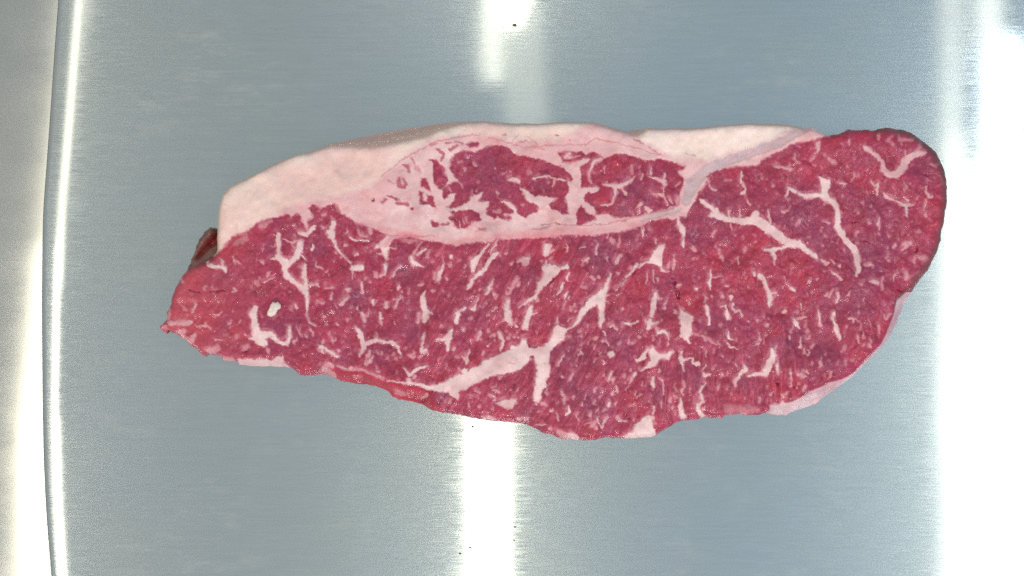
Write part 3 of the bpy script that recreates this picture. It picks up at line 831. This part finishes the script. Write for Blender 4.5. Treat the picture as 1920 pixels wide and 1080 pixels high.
D1 R 850,480,200
D1 R 560,930,230
D1 R 1350,920,140
D1 R 1350,300,300
D1 R 1800,700,260
D1 R 1150,700,250
D2 R 560,220,170
D2 R 1530,490,110
D2 R 1700,150,120
D3 R 1550,400,160
D3 R 1100,530,150
D3 R 1750,380,140
E2 R 1000,630,170
E2 R 1300,330,100
E2 R 120,380,120
E1 R 1650,150,200
E1 R 100,600,250
F2 R 500,180,220
F2 R 800,150,200
F2 R 1650,900,160
F2 R 900,650,250
F1 R 1450,350,240
F1 R 600,350,160
A1 R 750,430,230
A1 R 1150,250,180
A1 R 300,700,160
A2 R 500,250,260
A2 R 850,380,200
A2 R 1650,820,160
B2 R 400,760,200
B2 R 850,870,160
B2 R 1350,800,200
B2 R 1750,600,150
C1 R 600,200,240
C1 R 850,350,160
C1 R 1000,600,250
C1 R 1750,700,300
C1 R 700,950,200
C2 R 650,420,160
C3 R 1250,800,180
C3 R 1720,400,110
C3 R 250,560,160
D3 R 150,760,200
G2 R 950,330,160
G2 R 800,720,120
G1 R 1700,260,200
F1 U 350,700,260
F1 U 1300,800,300
F2 U 900,950,260
F2 U 1500,480,150
E1 U 900,450,300
E1 U 950,650,200
E1 U 350,250,260
E2 U 250,500,240
E2 U 650,650,240
E2 U 950,100,220
D2 U 850,400,220
D2 U 300,200,150
D3 U 600,250,180
D3 U 1150,330,120
D3 U 200,520,150
D1 U 650,150,180
D1 U 250,950,150
C1 U 500,650,200
C1 U 1400,300,240
C1 U 1700,150,160
C2 U 1500,500,220
C2 U 1100,650,260
C3 U 1000,250,240
C3 U 1250,400,220
B1 U 950,520,200
B1 U 400,830,160
B1 U 1750,1000,180
B2 U 650,480,200
B2 U 300,600,180
B2 U 1350,950,120
B2 U 1050,250,160
A2 U 1450,350,240
A2 U 750,380,160
A1 U 1250,350,160
A1 U 1780,420,160
A1 U 700,720,160
G1 U 1300,500,350
G2 U 1100,700,250
G2 U 100,580,160
D2 W 1450,450,130
D2 W 1300,620,130
D1 W 950,300,160
D1 W 600,250,140
D1 W 400,880,90
D1 W 1000,600,160
A1 W 1400,150,110
A1 W 1800,430,80
A1 W 1700,850,200
A1 W 1150,880,150
B1 W 950,520,160
B1 W 400,820,130
B1 W 150,1000,160
B1 W 960,840,60
B1 W 740,670,60
B1 W 20,300,90
B2 W 1350,400,110
B2 W 1300,640,150
F1 W 850,430,140
F1 W 1380,930,170
F1 W 1250,320,110
F1 W 350,950,140
F2 W 600,720,120
F2 W 950,790,60
E1 W 180,120,140
E1 W 250,850,150
E1 W 100,600,140
C1 W 1540,810,60
C1 W 60,720,110
C1 W 200,980,90
B2 W 60,150,140
'''

def parse():
    out = []
    for ln in TRACE.strip().splitlines():
        t = ln.split(); ox, oy, sc = ORG[t[0]]; kind = t[1]; st = 1.0
        body = ' '.join(t[2:])
        if '@' in body: body, s = body.split('@'); st = float(s)
        pts = []
        for q in P(body):
            w = q[2] / sc if len(q) > 2 else 0
            pts.append((ox + q[0] / sc, oy + q[1] / sc, w))
        out.append((kind, pts, st))
    return out
ITEMS = parse()

STEP = 1.2
gx = np.arange(298, 1784, STEP); gy = np.arange(222, 832, STEP)
X0, Y0 = np.meshgrid(gx, gy); NX = len(gx); NY = len(gy)
# uneven cut edge
edge_wob = vnoise(X0, Y0, 9, 11) * 0.9 + vnoise(X0, Y0, 4, 12) * 0.5
ragged = np.clip((480 - X0) / 120, 0, 1) * (Y0 > 560) * 1.5
dS = poly_sd(X0, Y0, SIL) + edge_wob * (0.8 + ragged)
# snap the border vertices onto the outline
gyS, gxS = np.gradient(dS, STEP); gn = np.hypot(gxS, gyS) + 1e-6
near = np.abs(dS) < STEP * 0.75
X = np.where(near, X0 - dS * gxS / gn, X0); Y = np.where(near, Y0 - dS * gyS / gn, Y0)
dS = np.where(near, 0.0, dS)
dT = poly_sd(X, Y, TOPO) + edge_wob * 0.6

WX = X + vnoise(X, Y, 13, 31) * 1.6 + vnoise(X, Y, 5, 32) * 1.3 + vnoise(X, Y, 2.6, 35) * 1.0
WY = Y + vnoise(X, Y, 13, 33) * 1.6 + vnoise(X, Y, 5, 34) * 1.3 + vnoise(X, Y, 2.6, 36) * 1.0

fat = np.zeros(X.shape); cream = np.zeros(X.shape); grey = np.zeros(X.shape); crev_shade = np.zeros(X.shape)
pink = np.zeros(X.shape); red = np.zeros(X.shape); purp = np.zeros(X.shape); wet = np.zeros(X.shape)
halo = np.zeros(X.shape); capz = np.zeros(X.shape); ident = np.full(X.shape, -1, int)
def window(pts, pad):
    xs = [p[0] for p in pts]; ys = [p[1] for p in pts]; wm = max(p[2] for p in pts) / 2 + pad
    i0 = max(int((min(xs) - wm - gx[0]) / STEP), 0); i1 = min(int((max(xs) + wm - gx[0]) / STEP) + 2, NX)
    j0 = max(int((min(ys) - wm - gy[0]) / STEP), 0); j1 = min(int((max(ys) + wm - gy[0]) / STEP) + 2, NY)
    return (slice(j0, j1), slice(i0, i1))
FEA = np.clip(vnoise(X, Y, 17, 81) * 0.9 + vnoise(X, Y, 6, 82) * 0.5, -0.2, 1)
fs = 2.2 + 4.0 * np.clip(FEA, 0, 1)
a = sstep(fs, -fs, poly_sd(WX, WY, FATREG)); fat = a.copy(); capz = a.copy()
part_area = {}
def paint(i, kind, pts, st):
    global fat
    pad = 75 if kind in 'RU' else 14 if kind in 'yW' else 13
    w = window(pts, pad)
    if w[0].stop <= w[0].start or w[1].stop <= w[1].start: return
    x, y = WX[w], WY[w]
    if kind in 'FlyUR' and len(pts) > 2: d = poly_sd(x, y, pts)
    else: d = seg_sd(x, y, pts)
    big = max(p[2] for p in pts)
    if kind in 'fF':
        soft = 1.8 if (kind == 'F' or big > 6) else 1.4
        if st < 0.7: soft = 2.2
        # veins have a narrow blush where the red runs into the fat
        sa_ = soft * (0.80 + 1.7 * np.clip(FEA[w], 0, 1))
        a = sstep(sa_, -sa_ * 0.8, d) * st * (1 - 0.35 * np.clip(vnoise(x, y, 8, 83) * 0.8 + vnoise(x, y, 4, 84) * 0.5 - 0.1, 0, 1) * sstep(-5, -0.5, d))
        fat[w] = fat[w] + (1 - fat[w]) * a
        d2 = poly_sd(x + 2.2, y + 4.0, pts) if kind == 'F' else seg_sd(x + 2.2, y + 4.0, pts)
        halo[w] = np.maximum(halo[w], sstep(5.5, -2.5, d2) * st)
        if st > 0.6:
            hit = (sstep(soft, -soft, d) > 0.5); ident[w][hit] = i
    elif kind in 'lL':
        sa_ = 1.5 + 2.2 * np.clip(FEA[w], 0, 1)
        a = sstep(sa_, -sa_, d) * st
        fat[w] *= 1 - a
        if kind == 'l': ident[w][a > 0.5] = i
    elif kind == 'p': pink[w] = np.maximum(pink[w], sstep(1.3, -1.0, d) * st)
    elif kind == 'c':
        crev_shade[w] = np.maximum(crev_shade[w], sstep(1.8, -1.6, d) * st * np.clip(0.55 + 0.7 * vnoise(x, y, 9, 64), 0, 1))
    elif kind == 'm': grey[w] = np.maximum(grey[w], sstep(2.6, -2.6, d))
    elif kind == 'y': cream[w] = np.maximum(cream[w], sstep(9, -9, d))
    elif kind == 'R': red[w] = np.maximum(red[w], np.exp(-(np.maximum(d + big / 2, 0) / (0.72 * big)) ** 2))
    elif kind == 'U': purp[w] = np.maximum(purp[w], np.exp(-(np.maximum(d + big / 2, 0) / (1.0 * big)) ** 2))
    elif kind == 'W': wet[w] = np.maximum(wet[w], sstep(big * 0.12, -big * 0.45, d))
for i, (kind, pts, st) in enumerate(ITEMS):
    paint(i, kind, pts, st)
# radius-style items carry the radius as a width, so widen them
fat_big = fat.copy()

# hundreds of fine flecks of marbling, along the grain of each zone
def grain_angle(x, y):
    if 760 < x < 1190 and y > 430: return math.radians(-62)
    if 1190 <= x < 1560 and y > 560: return math.radians(-88)
    if x >= 1190: return math.radians(random.gauss(-70, 30))
    return math.radians(random.gauss(-75, 28))
nfl = 0
while nfl < 1050:
    x = random.uniform(320, 1765); y = random.uniform(260, 815)
    j = int((y - gy[0]) / STEP); i = int((x - gx[0]) / STEP)
    if dT[j, i] > -5 or fat[j, i] > 0.4 or capz[j, i] > 0.3 and random.random() < 0.6: continue
    L = random.choice([1.5, 2, 3, 4, 5, 7]) * random.uniform(0.7, 1.2); w0 = random.uniform(1.0, 3.0)
    an = grain_angle(x, y) + random.gauss(0, 0.3)
    bx = x + math.cos(an) * L; by = y + math.sin(an) * L
    mx = (x + bx) / 2 + random.gauss(0, 0.7); my = (y + by) / 2 + random.gauss(0, 0.7)
    strong = nfl < (620 if 1000 < x < 1620 and y > 520 else 430) and not (x > 1300 and y < 560 and random.random() < 0.6) and not (x > 1080 and y < 440) and vnoise(np.array([x]), np.array([y]), 45, 91)[0] > -0.35
    if strong:
        L *= 1.7; w0 = random.uniform(2.0, 4.4); bx = x + math.cos(an) * L; by = y + math.sin(an) * L
        mx = (x + bx) / 2 + random.gauss(0, 1.2); my = (y + by) / 2 + random.gauss(0, 1.2)
    st = random.choice([0.3, 0.4, 0.5, 0.6, 0.7]) if strong else random.choice([0.10, 0.15, 0.2, 0.3])
    pts = [(x, y, w0 * 1.2), (mx, my, w0 * 0.7), (bx, by, 0.1)]
    w = window(pts, 7); d = seg_sd(WX[w], WY[w], pts); sf = random.choice([1.2, 1.5, 2.2, 3.2]); a = sstep(sf, -1.0, d) * st
    halo[w] = np.maximum(halo[w], sstep(4.5, -1.5, seg_sd(WX[w] + 1.5, WY[w] + 2.5, pts)) * st)
    fat[w] = fat[w] + (1 - fat[w]) * a
    nfl += 1

# heights (metres)
T = 0.020 - 0.009 * sstep(470, 310, X) - 0.003 * sstep(1560, 1780, X)
Hm = T.copy()
u = np.clip(dT / np.maximum(dT - np.minimum(dS, 0), 1e-3), 0, 1)                      # 0 on the cut face, 1 at the outline
side = sstep(-0.5, 1.0, dT)
bandw = np.clip(dT, 0, None) * PX
Hm -= np.where(dT > 0, 0.0020 + np.minimum(bandw * 2.2, 0.011) * (1 - (1 - u) ** 2), 0)
rr = 13.0
e = np.clip((rr + dT) / rr, 0, 1); Hm -= np.where(dT <= 0, (1 - np.sqrt(np.clip(1 - e * e, 0, 1))) * 0.0020, 0)
relief = vnoise(X, Y, 90, 41) * 0.0010 + vnoise(X, Y, 34, 42) * 0.0007 + vnoise(X, Y, 15, 43) * 0.00038 * (1 - 0.35 * fat_big) \
    + vnoise(X, Y, 6, 44) * 0.00014 * (1 - 0.85 * fat_big)
# long fibres
def fibre(deg, seed):
    c_, s_ = math.cos(math.radians(deg)), math.sin(math.radians(deg))
    al = X * c_ - Y * s_; ac = X * s_ + Y * c_
    return vnoise(al / 6.0, ac, 2.6, seed) * 0.7 + vnoise(al / 5.0, ac, 5.0, seed + 1) * 0.5
zd = sstep(740, 800, X) * sstep(1230, 1150, X) * sstep(425, 450, Y)
zv = sstep(1170, 1230, X) * sstep(600, 680, Y) * sstep(1560, 1480, X)
fib = fibre(62, 46) * zd + fibre(88, 56) * zv + (vnoise(X, Y, 3.2, 58) * 0.6 + vnoise(X, Y, 6, 59) * 0.4) * np.clip(1 - zd - zv, 0, 1)
Hm += np.clip(wet, 0, 1) * (vnoise(X, Y, 4.2, 65) * 0.00018 + vnoise(X, Y, 7, 66) * 0.00012) * (1 - 0.8 * fat_big)
Hm += relief + fib * 0.00005 * (1 - fat_big)
knife = vnoise((X * 0.93 - Y * 0.36) / 14, X * 0.36 + Y * 0.93, 3.5, 85) * 0.00002 + vnoise(X, Y, 9, 86) * 0.00010
Hm += knife * fat_big
Hm -= grey * 0.0003
Hm += fat_big * 0.00022 - 0.0011 * crev_shade
for _ in range(5):
    pad_ = np.pad(Hm, 1, mode='edge')
    blur = (pad_[:-2, 1:-1] + pad_[2:, 1:-1] + pad_[1:-1, :-2] + pad_[1:-1, 2:] + Hm) / 5
    Hm = np.where((dT > -2) & (dS < -0.5), blur, Hm)
Hm = np.maximum(Hm, 0.0015)

# tissue colour
def C(a): return np.asarray(a)[None, None, :]
def mix(c, d, t): return c * (1 - t[..., None]) + d * t[..., None]
big1 = vnoise(X, Y, 70, 51); big2 = vnoise(X, Y, 26, 52); big3 = vnoise(X, Y, 9, 53)
lean = np.broadcast_to(C(lin(163, 47, 75)), X.shape + (3,)).copy()
pt_ = np.clip(purp * 0.9 - 0.5 * red + 0.30 * big2 + 0.30 * big1 + 0.05, 0, 1)
lean = mix(lean, C(lin(141, 50, 80)), np.clip(pt_ * (0.75 + 0.5 * big3), 0, 0.85))
rt_ = np.clip(red * 0.65 - 0.3 * purp - 0.25 * big2 - 0.15 * big3, 0, 1)
lean = mix(lean, C(lin(178, 42, 64)), rt_)
lean = lean * (1 + 0.10 * big3 + 0.27 * fib + 0.10 * big2)[..., None]
pale = np.clip(vnoise(X, Y, 4.5, 54) * 0.6 + vnoise(X, Y, 11, 55) * 0.6 - 0.15, 0, 1)
lean *= 0.92
lean = mix(lean, C(lin(196, 112, 126)), np.clip(pale * 0.16 + np.clip(fib - 0.25, 0, 1) * (zd + zv) * 0.35 + halo * (1 - fat) * np.clip(0.35 + 0.6 * big3 + 0.3 * big2, 0, 1) * 1.1, 0, 0.65))
lean = mix(lean, C(lin(196, 86, 94)), np.clip((500 - X) / 150, 0, 1) * 0.50)
fatc = np.broadcast_to(C(lin(216, 172, 170)), X.shape + (3,)).copy()
fatc = mix(fatc, C(lin(226, 190, 186)), np.clip(0.4 + 0.6 * big2, 0, 1))
fatc = mix(fatc, C(lin(206, 142, 148)), np.clip(vnoise(X, Y, 8, 57) * 0.8 - 0.1, 0, 1) * (1 - cream) * 0.5)
seam = capz * np.clip(0.6 + 0.5 * big1, 0, 1)
fatc = mix(fatc, C(lin(216, 158, 158)), seam * 0.8)
fatc = mix(fatc, C(lin(226, 194, 182)), cream)
fatc = mix(fatc, C(lin(238, 212, 198)), cream * sstep(-34, -6, dS) * 0.8)
fatc = mix(fatc, C(lin(238, 207, 196)), cream * sstep(1100, 1200, X))
fatc = mix(fatc, C(lin(222, 178, 170)), cream * sstep(1150, 1050, X) * np.clip(0.3 + big1 * 0.9, 0, 0.8))
lowseam = capz * sstep(-22, -2, poly_sd(X, Y, FATREG)) * sstep(395, 425, Y) * sstep(650, 760, X)
fatc = mix(fatc, C(lin(212, 136, 140)), lowseam * np.clip(0.6 + 0.5 * big2, 0, 1))
fatc = mix(fatc, C(lin(206, 120, 126)), capz * (1 - 0.8 * cream) * np.clip(vnoise(X * 0.6, Y, 10, 67) * 0.9 + vnoise(X, Y, 4, 68) * 0.4 - 0.2, 0, 1) * 0.45)
fatc = fatc * (1 + 0.03 * big3 + 0.03 * big2)[..., None]
blush = fat * (1 - fat) * 4
col = mix(lean, fatc, fat)
col = mix(col, C(lin(206, 100, 118)), np.clip(blush * 0.35, 0, 1))
col = mix(col, C(lin(188, 158, 160)), np.clip(grey * (0.80 + 0.25 * vnoise((X * 0.9 - Y * 0.4) / 7, X * 0.4 + Y * 0.9, 3, 63)), 0, 1))
col = mix(col, C(lin(192, 108, 112)), pink * 0.8)
col = mix(col, C(lin(140, 30, 46)), crev_shade * 0.45)  # crevices, and shadow beside the veins, darkened in the colour
# sides: tan rind along the top, brown dried rim on the right, pale rim lower right
tan = side * sstep(395, 330, Y) * (X < 1500)
col = mix(col, C(lin(196, 158, 142)), np.clip(tan, 0, 1) * 0.9)
edge_in = sstep(-9, 0, dS)
cap_edge = sstep(-7, 0, dS) * (Y < 480) * (X < 600)
col = mix(col, C(lin(206, 172, 140)), cap_edge * 0.55)
brown = sstep(-9.0, -1.0, dT) * (X > 1640) * (Y < 575)
col = mix(col, C(lin(116, 62, 58)), np.clip(brown, 0, 1) * 0.75)
rim = sstep(-0.5, 1.5, dT) * (X > 1435) * (Y > 548)
col = mix(col, C(lin(214, 172, 176)) * (1 + 0.10 * big3[..., None]), np.clip(rim, 0, 1) * (0.80 + 0.2 * big2))
redside = side * (X > 600) * (X < 830) * (Y > 670)
col = mix(col, C(lin(178, 40, 62)) * (1 + 0.25 * big3[..., None]), np.clip(redside * (1 - fat), 0, 1) * 0.7)
col = np.clip(col, 0.004, 0.9)
wetf = np.clip(wet * (0.4 + 0.6 * np.clip(vnoise(X, Y, 7, 61) + 0.4, 0, 1)) + 0.18, 0, 1) * (1 - 0.6 * fat) * (1 - sstep(-4, 1, dT))

# vertex positions and smooth normals
S_TOP = PX * (HC - 0.02) / HC
S_V = PX * (HC - T + 0.005 * sstep(-24, 0, dS)) / HC                                       # real size of what stands that high
VX = (X - 960) * S_V; VY = (540 - Y) * S_V
VZ = Hm
du = np.stack([np.gradient(VX, axis=1), np.gradient(VY, axis=1), np.gradient(VZ, axis=1)], -1)
dv = np.stack([np.gradient(VX, axis=0), np.gradient(VY, axis=0), np.gradient(VZ, axis=0)], -1)
Nn = np.cross(dv, du); Nn /= np.linalg.norm(Nn, axis=-1, keepdims=True) + 1e-12
Nn = np.where(Nn[..., 2:3] < 0, -Nn, Nn)

inside = dS <= 1e-6
keep = inside[:-1, :-1] & inside[:-1, 1:] & inside[1:, 1:] & inside[1:, :-1]
vid = np.arange(NX * NY).reshape(NY, NX)
Q = np.stack([vid[:-1, :-1], vid[1:, :-1], vid[1:, 1:], vid[:-1, 1:]], -1)[keep]

# which part each face belongs to
cj, ci = np.nonzero(keep)
LBL = np.zeros((NY, NX), int)                                  # 0 lean
LEAN, CAPM, CAPF, SEAM, SHEATH, RIND, RIM = 0, 1, 2, 3, 4, 5, 6
LBL[(capz > 0.5)] = SEAM
LBL[(capz > 0.5) & (cream > 0.5) & (fat > 0.5)] = CAPF
LBL[(capz > 0.5) & (fat < 0.5)] = CAPM
veins = []
for i, (kind, pts, st) in enumerate(ITEMS):
    if kind in 'fF' and st > 0.6:
        m = (ident == i) & (fat > 0.5) & inside
        if m.sum() * STEP * STEP > 90:
            LBL[m] = 100 + i; veins.append(i)
LBL[(grey > 0.5) & (capz > 0.5)] = SHEATH
LBL[(side > 0.5) & (Y < 400) & (X < 1500)] = RIND
LBL[(side > 0.5) & (X > 1435) & (Y > 548)] = RIM
fl = LBL[cj, ci]
Vall = np.stack([VX, VY, VZ], -1).reshape(-1, 3)
Call = col.reshape(-1, 3); Fall = fat.ravel(); Wall = wetf.ravel(); Nall = Nn.reshape(-1, 3)

steak = empty('beef_steak', (0, 0, 0))
tag(steak, 'raw marbled beef steak with thick white fat cap, lying on the platter', 'steak')
def sub(name, sel, label=None):
    q = Q[sel]
    if len(q) == 0: return None
    used, inv = np.unique(q.ravel(), return_inverse=True)
    o = mesh_obj(name, Vall[used], inv.reshape(-1, 4), M_MEAT, steak,
                 dict(tissue=Call[used], fat=Fall[used], wet=Wall[used]), Nall[used])
    if label: o['label'] = label
    return o
sub('lean_muscle', fl == LEAN, 'deep red marbled main muscle below the fat seam')
sub('cap_muscle', fl == CAPM, 'dark red muscle enclosed in fat at the top')
sub('fat_cap', fl == CAPF, 'creamy white outer fat')
sub('fat_seam', fl == SEAM, 'pink fat around the upper muscle')
sub('sinew', fl == SHEATH, 'grey translucent connective tissue')
sub('rind', fl == RIND, 'tan outer side of the fat cap')
sub('fat_rim', fl == RIM, 'pale fat along the lower right edge')
for i in veins: sub('fat_vein', fl == 100 + i)

# side wall down to the platter
def boundary_loops(Q):
    ed = np.concatenate([Q[:, [0, 1]], Q[:, [1, 2]], Q[:, [2, 3]], Q[:, [3, 0]]])
    key = np.sort(ed, 1); k = key[:, 0].astype(np.int64) * (NX * NY) + key[:, 1]
    _, idx, cnt = np.unique(k, return_index=True, return_counts=True)
    b = ed[idx[cnt == 1]]
    return b
def side_wall(name, b, Vall, Nout, attrs, label):
    used, inv = np.unique(b.ravel(), return_inverse=True); e = inv.reshape(-1, 2); n = len(used)
    top = Vall[used]; g = Nout[used]
    lv = [(0.0, 1.0), (0.0001, 0.85), (-0.0004, 0.5), (-0.0012, 0.15), (-0.0022, 0.0)]
    V = []
    for off, zf in lv:
        v = top.copy(); v[:, :2] += g * off; v[:, 2] = top[:, 2] * zf + (0.00005 if zf == 0 else 0); V.append(v)
    Qs = []
    for r in range(len(lv) - 1):
        Qs.append(np.stack([e[:, 0] + r * n, e[:, 0] + (r + 1) * n, e[:, 1] + (r + 1) * n, e[:, 1] + r * n], 1))
    at = {k: np.concatenate([v[used]] * len(lv)) for k, v in attrs.items()}
    # down the side the cut runs through other fat and muscle than on the face
    mixr = np.repeat([0.0, 0.25, 0.6, 0.7, 0.7], n); along = np.tile(top[:, 0] + top[:, 1], len(lv)) * 1000; zz = np.concatenate(V)[:, 2] * 1000
    nn = np.clip(0.5 + 0.9 * vnoise(along, zz * 2.2, 9, 95) + 0.4 * vnoise(along, zz * 2, 3, 96), 0, 1)[:, None]
    other = lin(150, 46, 66)[None] * (1 - nn) + lin(196, 128, 132)[None] * nn
    at['tissue'] = at['tissue'] * (1 - mixr[:, None]) + other * mixr[:, None]
    o = mesh_obj(name, np.concatenate(V), np.concatenate(Qs), M_MEAT, steak, at)
    o['label'] = label; return o
gout = np.stack([gxS / gn, -gyS / gn], -1).reshape(-1, 2)
side_wall('side', boundary_loops(Q), Vall, gout, dict(tissue=Call, fat=Fall, wet=Wall), 'cut edge of the steak going down to the platter')

# lower flap of meat showing at the left, under the corner of the fat cap
def build_flap():
    OUT = P('346,512 352,499 358,483 364,465 370,447 379,438 386,430 392,425 400,427 409,433 422,445 424,470 418,490 400,505 375,520')
    st = 1.2; xs = np.arange(340, 430, st); ys = np.arange(420, 526, st); x, y = np.meshgrid(xs, ys)
    d = poly_sd(x, y, OUT) + vnoise(x, y, 6, 71) * 1.6 + vnoise(x, y, 2.5, 72) * 0.6
    gy_, gx_ = np.gradient(d, st); g = np.hypot(gx_, gy_) + 1e-6
    nr = np.abs(d) < st * 0.75
    x = np.where(nr, x - d * gx_ / g, x); y = np.where(nr, y - d * gy_ / g, y); d = np.where(nr, 0, d)
    hollow = sstep(9, -5, seg_sd(x, y, [(371, 482, 2), (384, 466, 6), (398, 452, 12), (413, 444, 18)]))
    h = 0.0095 - 0.004 * np.exp(d / 4.0) + vnoise(x, y, 9, 73) * 0.0005 - hollow * 0.003
    ins = d <= 1e-6
    s = PX * (HC - 0.008) / HC
    V = np.stack([(x - 960) * s, (540 - y) * s, h], -1).reshape(-1, 3)
    n = len(xs); v = np.arange(x.size).reshape(x.shape)
    kp = ins[:-1, :-1] & ins[:-1, 1:] & ins[1:, 1:] & ins[1:, :-1]
    q = np.stack([v[:-1, :-1], v[1:, :-1], v[1:, 1:], v[:-1, 1:]], -1)[kp]
    c = np.broadcast_to(C(lin(118, 80, 72)), x.shape + (3,)).copy()
    c = mix(c, C(lin(134, 32, 34)), np.clip(hollow * 0.95, 0, 1))
    c = c * (1 + 0.15 * vnoise(x, y, 5, 74))[..., None]
    c = mix(c, C(lin(96, 66, 58)), sstep(-6, 0, d) * 0.5)
    used, inv = np.unique(q.ravel(), return_inverse=True)
    at = dict(tissue=c.reshape(-1, 3), fat=np.full(x.size, 0.5), wet=np.full(x.size, 0.1))
    o = mesh_obj('flap', V[used], inv.reshape(-1, 4), M_MEAT, steak, {k: a[used] for k, a in at.items()})
    o['label'] = 'brown underside flap of meat showing at the left'
    global NX, NY
    keepN = (NX, NY); NX, NY = n, len(ys)
    b = boundary_loops(q); NX, NY = keepN
    go = np.stack([gx_ / g, -gy_ / g], -1).reshape(-1, 2)
    side_wall('flap_side', b, V, go, at, 'brown edge of the flap')
build_flap()

# ------------------------------------------------------------------ small loose things
def top_z(px, py):
    return float(Hm[int((py - gy[0]) / STEP), int((px - gx[0]) / STEP)])
def crumb(name, outline, mat, z0, h, scale, label, cat, group=None, seed=0):
    """a small faceted lump with the given outline (photograph pixels)"""
    r = np.random.default_rng(seed)
    O = np.array(outline, float); c = O.mean(0); n = len(O); V = []
    for f, zz in ((0.92, -0.0006), (1.0, h * 0.35), (0.86, h * 0.8), (0.5, h)):
        for p in O:
            q = c + (p - c) * f * (1 + r.uniform(-0.04, 0.04))
            V.append(((q[0] - c[0]) * scale, -(q[1] - c[1]) * scale, zz + r.uniform(-0.1, 0.1) * h))
    V.append((0, 0, h * 1.02)); k = len(V) - 1
    F = []
    for ring in range(3):
        for j in range(n):
            a = ring * n + j; b = ring * n + (j + 1) % n
            F.append((b, a, a + n, b + n))
    for j in range(n): F.append((3 * n + (j + 1) % n, 3 * n + j, k))
    m = bpy.data.meshes.new(name); m.from_pydata(V, [], F); m.update()
    for p_ in m.polygons: p_.use_smooth = True
    m.materials.append(mat)
    o = bpy.data.objects.new(name, m); COL.objects.link(o)
    o.location = ((c[0] - 960) * scale, (540 - c[1]) * scale, z0)
    tag(o, label, cat, group)
    return o
chip = [(300 + x / 6, 560 + y / 6) for x, y in ((1270, 35), (1300, 45), (1325, 28), (1360, 70), (1355, 110), (1320, 130), (1300, 180), (1250, 205), (1205, 190), (1205, 150), (1225, 110), (1240, 70))]
crumb('fat_crumb', chip, M_CHIP, top_z(513, 579) - 0.0002, 0.0014, S_TOP, 'small loose cream crumb of fat lying on the left of the steak', 'crumb', seed=3)
SPK = [(965, 47, 5, 3, 'dark speck on the platter in the lamp reflection above the steak'),
       (886, 800, 3, 2, 'dark speck on the platter just below the steak edge'),
       (966, 988, 3.5, 1.5, 'dark speck on the platter right of the bright lower reflection'),
       (964, 1013, 2, 1.5, 'lower tiny dark speck right of the bright lower reflection'),
       (882, 1027, 3, 1.5, 'dark speck inside the left border of the lower reflection'),
       (863, 1038, 3, 1.8, 'dark speck left of the bright lower reflection')]
for k_, (sx, sy, a_, b_, lab) in enumerate(SPK):
    o_ = [(sx + math.cos(t) * a_ * random.uniform(0.6, 1.1), sy + math.sin(t) * b_ * random.uniform(0.6, 1.1)) for t in [2 * math.pi * q / 8 for q in range(8)]]
    crumb('speck', o_, M_SPECK, 0.0001, 0.0003, PX, lab, 'speck', 'specks on the platter', seed=20 + k_)
